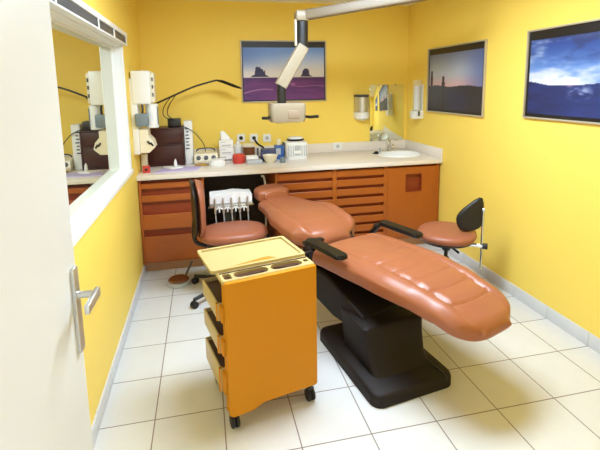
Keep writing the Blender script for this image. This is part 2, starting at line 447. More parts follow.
def desert(x, y):      # x from left, y from bottom, 0..1
    hz = 0.43
    y0_ = y; 
    if y > hz + 0.0:
        t = (y - hz) / (1 - hz)
        c = mixc((232, 228, 236), (104, 140, 206), smooth(0.05, 0.95, t))
        c = mixc(c, (226, 226, 240), 0.7 * smooth(0.35, 0.65, x) * (1 - t))
        c = mixc(c, (60, 92, 176), 0.35 * smooth(0.35, 0.0, x) * smooth(0.1, 0.6, t))
    else:
        n = fbm(x * 7, y * 22)
        c = mixc((74, 36, 104), (128, 58, 138), n)
        c = mixc(c, (50, 24, 92), smooth(0.0, 0.12, hz - y) * 0 + 0.4 * smooth(0.12, 0.0, hz - y))
        path = 0.14 + 0.17 * x + 0.03 * math.sin(x * 9)
        if abs(y - path) < 0.02 and x < .36: c = mixc(c, (206, 150, 190), 0.75 * (1 - abs(y - path) / 0.02))
        p2 = 0.26 - 0.01 * math.sin(x * 20)
        if abs(y - p2) < 0.014 and x > .58: c = mixc(c, (196, 128, 186), 0.7 * (1 - abs(y - p2) / 0.014))
        d = math.hypot((x - .6) / .05, (y - .30) / .03)
        if d < 1: c = mixc(c, (212, 150, 196), 0.8 * (1 - d))
    a = 0
    prof1 = [(0.06, .40), (0.1, .43), (.135, .46), (.145, .57), (.165, .59), (.19, .575), (.2, .59), (.215, .55), (.235, .545), (.245, .5), (.258, .55), (.262, .47), (.28, .44), (.33, .40)]
    prof2 = [(.69, .40), (.715, .44), (.725, .5), (.745, .545), (.765, .555), (.79, .55), (.805, .53), (.812, .45), (.84, .42), (.9, .40)]
    for pr in (prof1, prof2):
        for (x0, y0), (x1, y1) in zip(pr, pr[1:]):
            if x0 <= x <= x1 and hz - 0.02 < (y - hz) / 1.12 + .40 < y0 + (y1 - y0) * (x - x0) / (x1 - x0):
                c = mixc((40, 36, 84), (54, 50, 100), vn(x * 30, y * 30))
    return c
def dusk(x, y):
    hz = 0.42 + 0.012 * math.sin(x * 11) + 0.01 * vn(x * 30, 1)
    if y > hz:
        t = (y - hz) / (1 - hz)
        c = mixc((206, 168, 172), (176, 184, 200), smooth(0.0, 0.4, t)); c = mixc(c, (120, 132, 164), smooth(0.35, 1, t))
        c = mixc(c, (72, 86, 140), 0.7 * smooth(0.55, 1.05, x))
    else:
        c = mixc((34, 33, 42), (52, 50, 58), fbm(x * 6, y * 9))
        c = mixc(c, (40, 44, 82), 0.6 * smooth(0.35, 0.1, math.hypot(x - .55, (y - .12))))
    for cx, w0, tp in ((0.05, .022, .70), (0.30, .03, .60)):
        ww = w0 * (1.0 if y < tp - .1 else .7) + .006 * vn(y * 40, cx * 9)
        if abs(x - cx) < ww and y < tp: c = (46, 34, 44)
    return c
def lakesky(x, y):
    hz = 0.44 - 0.05 * smooth(0, .25, x) + 0.03 * smooth(.45, .8, x)
    if y > hz:
        t = (y - hz) / (1 - hz)
        c = mixc((96, 134, 196), (40, 66, 134), smooth(0.2, 1, t))
        n = fbm(x * 3.2 + 2, y * 6.5)
        band = smooth(0.62, 0.1, t)
        k = smooth(0.40, 0.78, n * 0.95 + band * 0.26)
        c = mixc(c, mixc((196, 202, 220), (240, 238, 240), smooth(.35, .6, fbm(x * 5 + 4, y * 9))), k)
        n2 = fbm(x * 4 + 9, y * 7 + 3)
        c = mixc(c, (44, 56, 104), 0.75 * smooth(0.45, 0.66, n2) * smooth(.3, .8, t))
    else:
        n = fbm(x * 4, y * 9)
        c = mixc((24, 30, 66), (44, 62, 128), n)
        d = math.hypot((x - .50) / .14, (y - .30) / .12)
        c = mixc(c, (188, 196, 224), max(0, 1 - d) * smooth(.35, .6, fbm(x * 9, y * 12)) * 1.3 if d < 1 else 0)
    d = math.hypot((x - .42) / .05, (y - hz - .01) / .05)
    if d < 1: c = mixc(c, (238, 186, 196), 0.7 * (1 - d))
    return c
def picture(label, fn, loc, rz, w, h, bt, bs):
    t = thing('framed_picture', label, 'picture', loc, rz, 'framed landscape photographs')
    f = MB(); fw = 0.012
    for s in (-1, 1):
        f.box((s * (w / 2 - fw / 2), -0.0105, 0), (fw, 0.021, h), 0.002); f.box((0, -0.0105, s * (h / 2 - fw / 2)), (w - 2 * fw, 0.021, fw), 0.002)
    f.build('picture_frame', M['frame'], t)
    f = MB(); f.box((0, -0.004, 0), (w - 0.02, 0.008, h - 0.02)); part_label(f.build('mount', M['blackp'], t), 'black mount around the print')
    x0, x1, z0, z1 = -w / 2 + fw + bs, w / 2 - fw - bs, -h / 2 + fw + bs, h / 2 - fw - bt
    nx, nz = 150, 96
    me = bpy.data.meshes.new('print'); vs = []; fs = []; cols = []
    for j in range(nz + 1):
        for i in range(nx + 1): vs.append((x0 + (x1 - x0) * i / nx, -0.0095, z0 + (z1 - z0) * j / nz))
    for j in range(nz):
        for i in range(nx): fs.append((j * (nx + 1) + i, j * (nx + 1) + i + 1, (j + 1) * (nx + 1) + i + 1, (j + 1) * (nx + 1) + i))
    me.from_pydata(vs, [], fs)
    ca = me.color_attributes.new('print', 'FLOAT_COLOR', 'POINT')
    for j in range(nz + 1):
        for i in range(nx + 1): ca.data[j * (nx + 1) + i].color = lin(fn(i / nx, j / nz))
    sol = me
    o = bpy.data.objects.new('print', me); C.objects.link(o); o.parent = t; me.materials.append(M['print'])
    md = o.modifiers.new('thick', 'SOLIDIFY'); md.thickness = 0.001
    return t
picture('framed print of purple desert with two dark buttes on back wall', desert, (-0.509, YB, 1.765), 0, 0.905, 0.632, 0.06, 0.012)
picture('framed dusk print with two thin spires, nearer the back corner', dusk, (XR, 1.263, 1.646), math.radians(-90), 0.925, 0.625, 0.055, 0.022)
picture('framed print of white clouds over dark blue water on right wall', lakesky, (XR, -0.115, 1.664), math.radians(-90), 0.91, 0.605, 0.06, 0.022)

mr = thing('wall_mirror', 'rectangular frameless mirror above the washbasin', 'mirror', (0.64, YB - .0155, 0.992))
mr.rotation_euler = (math.radians(-1.35), 0, 0)
f = MB(); f.box((0, -0.006, 0.31), (0.40, 0.010, 0.62), 0.0015); f.build('mirror_glass', M['mirror'], mr)
for x in (-0.1, 0.1):
    f = MB(); f.box((x, -0.009, 0.618), (0.022, 0.018, 0.014), 0.002); f.build('mirror_clip', M['chrome'], mr)

td = thing('paper_towel_dispenser', 'grey and white paper towel dispenser on back wall left of mirror', 'dispenser', (0.335, YB, 1.22))
def half(w, d, n=14):
    return [(w / 2, 0.0)] + [(w / 2 * math.cos(PI * k / n), -0.02 - (d - 0.02) * math.sin(PI * k / n)) for k in range(n + 1)] + [(-w / 2, 0.0)]
f = MB(); f.prism(half(0.165, 0.13), 'z', 0.03, 0.10); f.build('lower_housing', M['white'], td, bevel=0.006)
f = MB(); f.prism(half(0.155, 0.125), 'z', 0.102, 0.265); part_label(f.build('cover', M['alum'], td, bevel=0.005), 'grey metallic cover')
f = MB(); f.prism(half(0.16, 0.128), 'z', 0.266, 0.29); f.build('cap', M['greyd'], td, bevel=0.006)
f = MB(); f.prism(half(0.10, 0.09), 'z', 0.01, 0.029); f.build('outlet', M['white'], td, bevel=0.004)

cd = thing('cup_dispenser', 'clear tube cup dispenser with white base on right wall near corner', 'dispenser', (XR, 1.86, 1.25))
f = MB(); f.box((-.004, 0, .2), (.008, .06, .32), .002); f.build('wall_plate', M['white'], cd)
f = MB(); f.lathe([(0.043, 0.09), (0.043, 0.40), (0.04, 0.405)], (-0.055, 0, 0)); f.build('tube', M['clear'], cd)
f = MB()
for k in range(9): f.lathe([(0.036, 0.095 + k * 0.028), (0.030, 0.12 + k * 0.028), (0.028, 0.119 + k * 0.028)], (-0.055, 0, 0), seg=20)
f.build('cup_stack', M['white'], cd)
f = MB(); f.box((-0.055, 0, 0.045), (0.11, 0.105, 0.085), 0.012); f.build('base', M['white'], cd)
f = MB(); f.box((-0.06, -0.058, 0.06), (0.02, 0.012, 0.05), 0.003); part_label(f.build('release_button', M['greyd'], cd), 'dark release button')

def socket(label, x, z, w=0.085, plug=None, onup=False):
    y = YB - (0.017 if onup else 0)
    t = thing('wall_socket', label, 'socket', (x, y, z), 0, 'wall sockets over the worktop')
    f = MB(); f.prism(rrect(w, 0.085, 0.012), 'y', 0.0, -0.012); f.build('plate', M['white'], t, bevel=0.003)
    f = MB(); f.lathe([(0.02, 0), (0.02, 0.002), (0, 0.002)]); o = f.build('outlet_disc', M['lgrey'] if not plug else M['blackp'], t)
    o.rotation_euler = (PI / 2, 0, 0); o.location = (0, -0.0118, 0)
    return t
socket('leftmost of three white sockets in a row, with black plug face', -0.985, 1.085, plug=1)
socket('middle of three white wall sockets in the row', -0.850, 1.080, plug=1)
socket('rightmost of three white sockets in the row, above the blue box', -0.712, 1.074)
socket('white socket alone on the upstand between ribbed appliance and mirror', 0.064, 0.953, 0.1, onup=True)

# ------------------------------------------------------------------ dental chair
ca_ = math.radians(20.5)
CH = thing('dental_chair', 'large tan leather dental chair reclined in the middle of the room', 'dental chair', (-0.437, 0.337, 0.0), ca_)
# local axes: x = s (across), y = -t (towards head)
def lerp(tab, t):
    if t <= tab[0][0]: return tab[0][1]
    for (a, x), (b, y) in zip(tab, tab[1:]):
        if t <= b:
            k = (t - a) / (b - a); k = k * k * (3 - 2 * k) * .5 + k * .5
            return x + (y - x) * k
    return tab[-1][1]
def sgp(v, e): return math.copysign(abs(v) ** e, v)
def pad(ts, width, ztop, thick, xc=lambda t: 0.0, ex=0.45, n=88, crown=0.02, disp=None, tilt=lambda t: 0):
    rings = []
    for t in ts:
        w, z, th = width(t), ztop(t), thick(t); ring = []
        for k in range(n):
            a = 2 * PI * k / n
            cx, sz = sgp(math.cos(a), ex), sgp(math.sin(a), ex)
            x = w * cx; zz = z - th / 2 + th / 2 * sz
            if sz > 0: zz += crown * (1 - (x / max(w, 1e-4)) ** 2) * min(1, sz * 1.2)
            if disp and sz > 0.5: zz += disp(x, t)
            ring.append((xc(t) + x, -t, zz + tilt(t) * x))
        rings.append(ring)
    return rings
def stations(t0, t1, n, r):
    ts = []
    for k in range(9): ts.append((t0 + r * (1 - math.cos(PI / 2 * k / 8)) if False else t0 + r * (1 - math.sin(PI / 2 * (1 - k / 8)))))
    for k in range(1, n): ts.append(t0 + r + (t1 - t0 - 2 * r) * k / n)
    for k in range(9): ts.append(t1 - r * (1 - math.sin(PI / 2 * (k / 8))) if False else t1 - r + r * math.sin(PI / 2 * k / 8))
    return sorted(set(round(t, 5) for t in ts))
def endround(t, t0, t1, r0, r1, mn=0.05):
    k = 1.0
    if t < t0 + r0: k = min(k, math.sqrt(max(0, 1 - ((t0 + r0 - t) / r0) ** 2)))
    if t > t1 - r1: k = min(k, math.sqrt(max(0, 1 - ((t - t1 + r1) / r1) ** 2)))
    return max(mn, k)
# seat and leg rest
T0, T1 = -0.06, 1.10
W = [(-0.06, .29), (0.05, .297), (0.3, .297), (0.55, .292), (0.75, .272), (0.92, .245), (1.1, .215)]
Z = [(-0.05, .56), (0.08, .578), (0.25, .588), (0.45, .597), (0.6, .595), (0.75, .58), (0.9, .547), (1.1, .483)]
TH = [(-0.05, .12), (0.3, .13), (0.6, .128), (0.8, .11), (1.1, .09)]
def gro(d, w): return math.exp(-(d / w) ** 2)
def seat_disp(x, t):
    z = 0
    w = lerp(W, t)
    for sx in (-1, 1):
        e = w * 0.58
        if t > 0.10: z -= 0.010 * gro(x - sx * e, 0.008) * smooth(0.06, 0.2, t) * smooth(0.99, 0.93, t)
    z += 0.010 * smooth(w * .62, w * .72, abs(x)) * smooth(w * 1.0, w * .8, abs(x))
    if abs(x) < w * 0.58:
        for tt in (0.34, 0.46, 0.58, 0.70, 0.82, 0.94):
            z -= 0.009 * gro(t - tt - 0.02 * (1 - (x / (w * .58)) ** 2), 0.006)
        for a, b in ((0.34, .46), (.46, .58), (.58, .70), (.70, .82), (.82, .94)):
            if a < t < b: z += 0.005 * math.sin(PI * (t - a) / (b - a))
    return z
ts = stations(T0, T1, 170, 0.06)
b = MB(); b.loft(pad(ts, lambda t: lerp(W, t) * endround(t, T0, T1, .05, .13, .5), lambda t: lerp(Z, t) - lerp(TH, t) * .5 * (1 - endround(t, T0, T1, .05, .05)),
                     lambda t: lerp(TH, t) * endround(t, T0, T1, .05, .05, .12), xc=lambda t: 0.022 * smooth(.6, 1.0, t), ex=0.5, n=120, crown=0.012, disp=seat_disp))
b.build('seat', M['leather'], CH, smooth=60)
# backrest
B0, B1 = -1.0, -0.13
BW = [(-1.0, .185), (-.92, .195), (-.8, .215), (-.7, .245), (-.58, .285), (-.42, .30), (-.28, .285), (-.13, .25)]
BZ = [(-1.0, .665), (-.8, .665), (-.5, .665), (-.3, .638), (-.10, .578)]
BT = [(-1.0, .09), (-.6, .12), (-.3, .135), (-.10, .12)]
def back_disp(x, t):
    w = lerp(BW, t); z = 0
    for sx in (-1, 1):
        e = min(w * .62, 0.165)
        z -= 0.011 * gro(x - sx * e, 0.010) * smooth(-0.98, -.9, t) * smooth(-.18, -.26, t)
        z += 0.022 * smooth(e, e + .06, sx * x) * smooth(w, w * .75, sx * x) * smooth(-.75, -.5, t)
    return z
ts = stations(B0, B1, 110, 0.05)
b = MB(); b.loft(pad(ts, lambda t: lerp(BW, t) * endround(t, B0, B1, .05, .16, .5), lambda t: lerp(BZ, t) - lerp(BT, t) * .5 * (1 - endround(t, B0, B1, .05, .06)),
                     lambda t: lerp(BT, t) * endround(t, B0, B1, .05, .06, .12), ex=0.55, n=110, crown=0.012, disp=back_disp))
b.build('backrest', M['leather'], CH, smooth=60)
# headrest
hr = MB(); H0, H1 = -1.135, -.952
ts = stations(H0, H1, 30, 0.05)
hr.loft(pad(ts, lambda t: 0.142 * endround(t, H0, H1, .05, .05, .72) * (1.0 + 0.10 * (t - H0) / (H1 - H0)), lambda t: 0.753 - 0.12 * (t - H0) - .03 * (1 - endround(t, H0, H1, .05, .05)),
            lambda t: 0.10 * endround(t, H0, H1, .045, .045, .3), xc=lambda t: -0.014, ex=0.42, n=60, crown=0.016))
hr.build('headrest', M['leather'], CH, smooth=60)
b = MB(); b.box((0, 0.99, 0.635), (0.05, 0.20, 0.012), 0.003).box((0, 1.07, 0.648), (0.02, 0.05, 0.03), 0.003); b.build('headrest_bracket', M['chrome'], CH)
# armrests
for s in (-1, 1):
    b = MB()
    pts = rrect(0.085, 0.37, 0.035, 6)
    b.loft([[(s * .318 + p[0] * k, -0.165 + p[1] * k2, z) for p in pts] for k, k2, z in ((.8, .95, .618), (1, 1, .624), (1, 1, .638), (.86, .965, .647))])
    am = b.build('armrest', M['blackg'], CH, smooth=50)
    b = MB(); b.box((s * (.27 if s < 0 else .30), 0.03, 0.612), (0.15 if s < 0 else .06, 0.045, 0.022), 0.006); b.box((s * (.215 if s < 0 else .30), 0.075, 0.56), (0.035, 0.032, 0.13), 0.006, rot=(math.radians(38), 0, 0)); b.box((s * .20, 0.105, 0.50), (0.20, 0.035, 0.03), 0.005); b.build('armrest_bracket', M['blackp'], am)
# under structure
b = MB()
b.box((-0.02, 0.06, 0.475), (0.42, 0.34, 0.09), 0.02, rot=(0, 0, 0))
b.box((-0.02, -0.30, 0.462), (0.34, 0.50, 0.06), 0.015)
b.box((0, 0.45, 0.545), (0.34, 0.58, 0.035), 0.012)
b.build('seat_carrier', M['base'], CH)
b = MB()
b.prism([(0.17, .44), (-0.14, .44), (-0.48, .315), (-0.48, .20), (-0.2, .20), (0.1, .27), (0.2, .34)], 'x', -0.29, -0.01)
b.build('lift_arm', M['base'], CH, bevel=0.012)
# hinge drum
b = MB(); b.cyl((-0.27, 0.10, 0.42), (0.20, 0.10, 0.42), 0.085, seg=32); b.build('hinge_drum', M['base'], CH, bevel=0.008)
# footplate
b = MB()
pl = rrect(0.50, 0.72, 0.06, 8)
cx, cy = -0.137, -0.46
def tw(p, ang=math.radians(-11.5)):
    dx, dy = p[0] - cx, p[1] - cy
    return (cx + dx * math.cos(ang) - dy * math.sin(ang), cy + dx * math.sin(ang) + dy * math.cos(ang), p[2])
b.loft([[tw((cx + p[0] * k, cy + p[1] * k, z)) for p in pl] for k, z in ((1.0, 0.0), (1.0, .045), (.985, .058), (.955, .066))])
b.build('footplate', M['base'], CH, smooth=50)
b = MB()
def ringq(w0, w1, y0, y1, z, r): 
    return [tw((p[0], p[1], z)) for p in rrect(w1 - w0, y1 - y0, r, 5, (w0 + w1) / 2, (y0 + y1) / 2)]
b.loft([ringq(-.31, .055, -.70, -.30, .064, .05), ringq(-.315, .055, -.645, -.30, .12, .045), ringq(-.32, .06, -.61, -.30, .22, .03), ringq(-.325, .062, -.60, -.30, .295, .025), ringq(-.31, .047, -.585, -.315, .305, .025)])
b.build('pedestal', M['base'], CH, smooth=50)
b = MB(); b.tube([tw(q) for q in ((.03, -.62, .10), (.045, -.70, .069), (.05, -.76, .067), (.052, -.80, .064), (.053, -.822, .045))], 0.006, 8); b.build('cover_seam', M['blackp'], CH)

# ------------------------------------------------------------------ mustard trolley
TR = thing('dental_trolley', 'mustard yellow trolley with cream top and open side trays in front', 'trolley', (-1.129, -0.245, 0), math.radians(13))
HX, HY, TZ = 0.232, 0.203, 0.745
b = MB()
b.prism([(-HX, .085), (-HX + 0.02, .072), (-0.11, .076), (-0.06, .098), (HX - .01, .098), (HX, .108), (HX, TZ - .003), (-HX, TZ - .003)], 'y', -HY - .012, -HY + 0.010)
b.build('front_panel', M['cart'], TR, bevel=0.006)
b = MB(); b.prism([(-0.06, .09), (HX, .09), (HX, TZ - .02), (-0.06, TZ - .02)], 'y', HY - 0.022, HY); b.build('rear_panel', M['cart'], TR, bevel=0.004)
b = MB(); b.box((HX - 0.011, 0, 0.405), (0.02, 2 * HY - 0.046, 0.63), 0.003); b.build('side_panel', M['cart'], TR)
b = MB(); b.box((0.0, 0, 0.094), (2 * HX - 0.046, 2 * HY - 0.046, 0.02), 0.003); b.build('bottom_board', M['cart'], TR)
b = MB(); b.cyl((-HX + 0.016, -HY + 0.04, 0.085), (-HX + 0.016, -HY + 0.04, TZ - 0.02), 0.016); b.build('corner_post', M['cart'], TR)
# top deck with a sunk tray and two oval wells
top = MB(); top.loft([[(p[0], p[1], z) for p in rrect(2 * HX + 0.004 - i, 2 * HY - i, 0.012, 5, 0, .011)] for i, z in ((0.006, TZ - .022), (0, TZ - .018), (0, TZ - .004), (0.006, TZ))])
tpo = top.build('top_deck', M['cartc'], TR)
def cutbox(poly, z0, z1):
    c = MB(); c.prism(poly, 'z', z0, z1); cut(tpo, c.build('cutter', M['cartc'], TR, smooth=0))
wells = [(-0.085, 0.15, 0.066, 0.030), (0.105, 0.15, 0.066, 0.030)]
yy = -HY + 0.056
cutbox(rrect(0.172, 0.064, 0.031, 6, -0.082, yy), TZ - .0165, TZ + .05)
cutbox(rrect(0.164, 0.064, 0.031, 6, 0.100, yy), TZ - .0165, TZ + .05)
cutbox(rrect(0.036, 0.058, 0.006, 3, -0.200, yy), TZ - .0165, TZ + .05)
cutbox(rrect(0.024, 0.03, 0.006, 3, 0.206, yy + .005), TZ - .0165, TZ + .05)
tpo.data.shade_smooth(); tpo.data.set_sharp_from_angle(angle=math.radians(35))
for x, w_, hh in ((-0.082, .172, .064), (0.100, .164, .064), (-.200, .036, .058), (.206, .024, .03)):
    b = MB(); b.prism(rrect(w_ - .002, hh - .002, min(.030, hh / 2 - .004, w_ / 2 - .004), 5, x, yy + (.005 if hh == .03 else 0)), 'z', TZ - .0164, TZ - .0135)
    part_label(b.build('well_liner', M['cartin'], TR), 'dark brown sunk well')
b = MB()
rw, rd = 2 * HX - 0.0, 2 * HY - 0.10
ycent = 0.062
o1 = rrect(rw + .03, rd, .016, 5, -0.012, ycent); i1 = rrect(rw - .004, rd - 0.034, .012, 5, -0.012, ycent)
b.loft([[(p[0], p[1], z) for p in pp] for pp, z in ((o1, TZ), (o1, TZ + .014), (i1, TZ + .014), (i1, TZ + .004))], caps=False)
b.bm.faces.new([b.bm.verts.new((p[0], p[1], TZ + .004)) for p in i1])
part_label(b.build('lift_off_tray', M['cartc'], TR, smooth=30), 'cream raised tray covering most of the top')
b = MB(); b.prism([(-0.20, -0.071), (0.10, -0.071), (0.055, -0.018), (0.03, -0.018), (-0.20, -0.064)], 'z', TZ + .0045, TZ + .0065)
M['cartd'] = mat('dark_mustard_plastic', (168, 122, 10), 0.5, var=0.05)
part_label(b.build('tray_slot', M['cartd'], TR), 'mustard strip along the front edge of the tray')
b = MB(); b.box((0.0, -HY + .0945, TZ + .0022), (2 * HX - .01, .007, .004), .001); part_label(b.build('tray_groove', M['cartin'], TR), 'dark groove before the raised tray')
b = MB()
for x, y, a, l in ((-.06, yy, .1, .09), (.09, yy + .004, -.15, .11), (.12, yy - .006, .2, .08)): b.box((x, y, TZ - .010), (l, .006, .005), .001, rot=(0, 0, a))
b.build('divider', M['cartin'], TR)
for z in (0.62, 0.455, 0.29):
    tr = MB(); hgt = 0.085 if z > .3 else 0.12
    x0, x1, y0, y1 = -HX - 0.018, -HX + 0.19, -HY + 0.06, HY - 0.045
    wth = 0.008
    for (a0, a1, c0, c1) in ((x0, x0 + wth, y0, y1), (x1 - wth, x1, y0, y1), (x0 + wth, x1 - wth, y0, y0 + wth), (x0 + wth, x1 - wth, y1 - wth, y1)):
        tr.box(((a0 + a1) / 2, (c0 + c1) / 2, z - hgt / 2), (a1 - a0, c1 - c0, hgt), 0.001)
    tr.box(((x0 + x1) / 2, (y0 + y1) / 2, z - hgt + 0.006), (x1 - x0 - 2 * wth, y1 - y0 - 2 * wth, 0.008))
    t_ = tr.build('tray', M['cartc'], TR)
    ln = MB(); ln.box(((x0 + x1) / 2, (y0 + y1) / 2, z - hgt / 2 - .003), (x1 - x0 - .018, y1 - y0 - .018, hgt - .03), .002);  # solid dark fill paints the shade inside the tray
    part_label(ln.build('tray_shade_fill', M['cartin'], t_), 'dark brown fill standing in for shade inside the tray')
    cl = MB(); cl.tube([(x0 + .004, y0 + .012, z - hgt * .5 + dz) for dz in (-hgt * .5, hgt * .5)], 0.010, 12, smooth=0); cl.box((-HX + .004, -HY + .04, z - hgt / 2), (.035, .05, hgt * .9), .008)
    part_label(cl.build('tray_hinge', M['cart'], t_), 'mustard hinge block')
for x, y in ((-HX + 0.03, -HY + .02), (HX - 0.03, -HY + .02), (-HX + .05, HY - .04), (HX - .03, HY - .04)):
    lowz = 0.085 if not (x < 0 and y < 0) else 0.075
    b = MB(); b.cyl((x, y, 0.065), (x, y, 0.092), 0.008); b.box((x, y + .004, .066), (.036, .036, .016), .005)
    cs = b.build('caster', M['blackp'], TR)
    b = MB()
    for dx in (-.011, .011): b.cyl((x + dx - .0085, y, .031), (x + dx + .0085, y, .031), .031, seg=24)
    b.build('caster_wheel', M['rubber'], cs, bevel=.004)

# ------------------------------------------------------------------ stools
def star_base(t, n, R, mtl, z=0.085, rot=0, wheel=0.026):
    for k in range(n):
        a = rot + 2 * PI * k / n; c, s = math.cos(a), math.sin(a)
        b = MB(); b.tube([(c * .02, s * .02, z), (c * R * .5, s * R * .5, z - .005), (c * R, s * R, z - .02)], lambda q: 0.02 - .006 * q, 10)
        leg = b.build('leg', mtl, t)
        b = MB(); b.cyl((c * R, s * R, z - .035), (c * R, s * R, z - .01), .007)
        pa = a + PI / 2
        for d in (-.012, .012):
            px, py = c * R + math.cos(pa) * d, s * R + math.sin(pa) * d
            b.cyl((px - math.cos(pa) * .008, py - math.sin(pa) * .008, wheel), (px + math.cos(pa) * .008, py + math.sin(pa) * .008, wheel), wheel, seg=20)
        b.build('caster', M['rubber'], leg)
def cushion(n, rx, ry, z0, z1, ex=1.0, front=0.0):
    rings = []
    for k, (f, z) in enumerate(((.0, 0), (.80, 0), (.95, .12), (1.0, .45), (.98, .72), (.90, .92), (.70, 1.0), (.35, 1.03), (.01, 1.04))):
        rings.append([(rx * max(f, .01) * sgp(math.cos(a), ex) * (1 + front * math.sin(a)), ry * max(f, .01) * sgp(math.sin(a), ex), z0 + (z1 - z0) * z) for a in (2 * PI * q / n for q in range(n))])
    return rings
# left stool, backrest on its left
ST = thing('operator_stool', 'tan upholstered operator stool with tall black-backed rest behind the trolley', 'stool', (-1.20, 0.965, 0), math.radians(0))
b = MB(); b.loft([[(p[0] + .03, p[1], p[2] + .004) for p in q_] for q_ in cushion(56, .268, .205, .435, .522, .85)]); b.build('seat', M['leather2'], ST, smooth=60)
b = MB(); b.prism(rrect(.36, .30, .08), 'z', .40, .435); b.build('seat_pan', M['blackp'], ST)
def curved_panel(w, h, zc, R, th, xo, lean=0.0, n=20, m=14, dirx=-1, round_=.5, top=0.0):
    # panel bowed around +z, centred on x=xo, facing +x
    outer = []; 
    rows = []
    for j in range(m + 1):
        v = -1 + 2 * j / m
        ww = w / 2 * (1 - abs(v) ** 3.2) ** 0.42 if abs(v) < 1 else 0.02
        ww = max(ww, .015)
        front = []; back = []
        for i in range(n + 1):
            q = -1 + 2 * i / n
            ang = q * ww / R
            x = xo + R * (1 - math.cos(ang)); y = R * math.sin(ang); z = zc + v * h / 2 + top * q
            xl = lean * v * h / 2
            e = (1 - abs(q) ** 6 * .9) * (1 - abs(v) ** 8 * .9)
            front.append((x + xl + th * e, y, z)); back.append((x + xl, y, z))
        rows.append(front + list(reversed(back)))
    return rows
b = MB(); b.loft(curved_panel(.37, .45, .70, .5, .055, -.245, -.02)); b.build('backrest', M['leather2'], ST, smooth=60)
b = MB(); b.loft(curved_panel(.37, .45, .70, .5, .034, -.282, -.02)); part_label(b.build('backrest_shell', M['blackp'], ST, smooth=60), 'black rear shell of the backrest')
b = MB(); b.tube([(-.10, 0, .40), (-.20, 0, .40), (-.27, 0, .45), (-.27, 0, .60)], .016, 10); b.build('back_support', M['blackp'], ST)
b = MB(); b.cyl((0, 0, .06), (0, 0, .26), .028).cyl((0, 0, .26), (0, 0, .40), .016); b.build('column', M['blackp'], ST)
star_base(ST, 5, .36, M['blackp'], rot=math.radians(216))

# right stool, backrest towards right wall
S2 = thing('operator_stool', 'tan operator stool with leaf-shaped black backrest by the right wall', 'stool', (.40, .50, 0), math.radians(-38))
b = MB(); b.loft(cushion(60, .215, .225, .455, .525, .9)); b.build('seat', M['leather2'], S2, smooth=60)
b = MB(); b.loft([[(p[0], p[1], z) for p in ell(rx, ry, 48)] for rx, ry, z in ((.16, .17, .435), (.19, .20, .442), (.20, .21, .456))]); part_label(b.build('seat_pan', M['blackp'], S2, smooth=40), 'black pan under the seat')
def leaf():
    # outline in (across from the bar, height), bowed slightly, closed thick shell
    out = [(q0 * 1.15, q1 * 1.15 - .01) for q0, q1 in ((.004, .185), (-.045, .16), (-.10, .115), (-.148, .07), (-.165, .025), (-.152, -.03), (-.118, -.062), (-.065, -.055), (-.012, -.035), (.008, 0.0), (.010, .09))]
    ang = math.radians(38 + 170); ax = Vector((math.cos(ang), math.sin(ang), 0)) * -1
    nrm = Vector((ax.y, -ax.x, 0)); cxm, czm = -.075, .05
    rings = []
    for k, off in ((.02, .0), (.55, .004), (.88, .002), (1.0, -.008), (1.0, -.022), (.9, -.034), (.5, -.034), (.02, -.032)):
        ring = []
        for a_, z_ in out:
            a2, z2 = cxm + (a_ - cxm) * k, czm + (z_ - czm) * k
            bow = .9 * (a2 + .02) ** 2
            p = Vector((.25, 0, .605)) + ax * a2 * -1 * -1 + Vector((0, 0, z2)) + nrm * (off - bow)
            ring.append(tuple(p))
        rings.append(ring)
    return rings
b = MB(); b.loft(leaf())
b.build('backrest', M['blackp'], S2, smooth=60, sub=1)
b = MB(); b.tube([(.10, 0, .415), (.20, 0, .425), (.255, 0, .425)], .013, 10, smooth=0); b.build('support_arm', M['chrome'], S2)
b = MB(); b.tube([(.25, 0, .25), (.25, 0, .72)], .010, 12, smooth=0); part_label(b.build('back_bar', M['chrome'], S2), 'chrome upright bar carrying the backrest')
b = MB(); b.cyl((.255, 0, .425), (.29, 0, .425), .022); b.build('knob', M['blackp'], S2, bevel=.003)
b = MB(); b.cyl((.242, -.001, .70), (.264, -.001, .70), .018); b.build('clamp', M['chrome'], S2, bevel=.003)
b = MB(); b.cyl((0, 0, .06), (0, 0, .30), .025); b.cyl((0, 0, .30), (0, 0, .375), .014); b.cyl((0, 0, .36), (0, 0, .43), .030); b.tube([(.02, -.03, .41), (.08, -.08, .39), (.10, -.10, .385)], .009, 10); b.build('column', M['blackp'], S2)
star_base(S2, 5, .27, M['chrome'], rot=math.radians(20))

# ------------------------------------------------------------------ foot pedal and cables
FP = thing('foot_control', 'round brown-topped foot control with grey rim on tiles by cabinet', 'foot control', (-1.625, 1.205, 0), math.radians(12))
b = MB(); b.lathe([(0, 0), (.095, 0), (.10, .006), (.10, .024), (.088, .032), (0, .034)]); b.build('base', M['lgrey'], FP)
b = MB(); b.lathe([(0, .034), (.08, .034), (.084, .04), (.074, .05), (0, .055)]); part_label(b.build('pedal', M['brownj'], FP), 'brown round pedal')
b = MB(); b.tube([(.07, .06, .04), (.10, .10, .07), (.14, .13, .12)], .009, 10); b.build('lever', M['greyd'], FP)
b = MB(); b.tube([(-1.52, 1.26, .012), (-1.42, 1.34, .009), (-1.34, 1.30, .009), (-1.24, 1.37, .009), (-1.18, 1.44, .012)], .008, 10)
tag(b.build('pedal_hose', M['lgrey']), 'grey hose running over the floor from the foot control', 'hose')

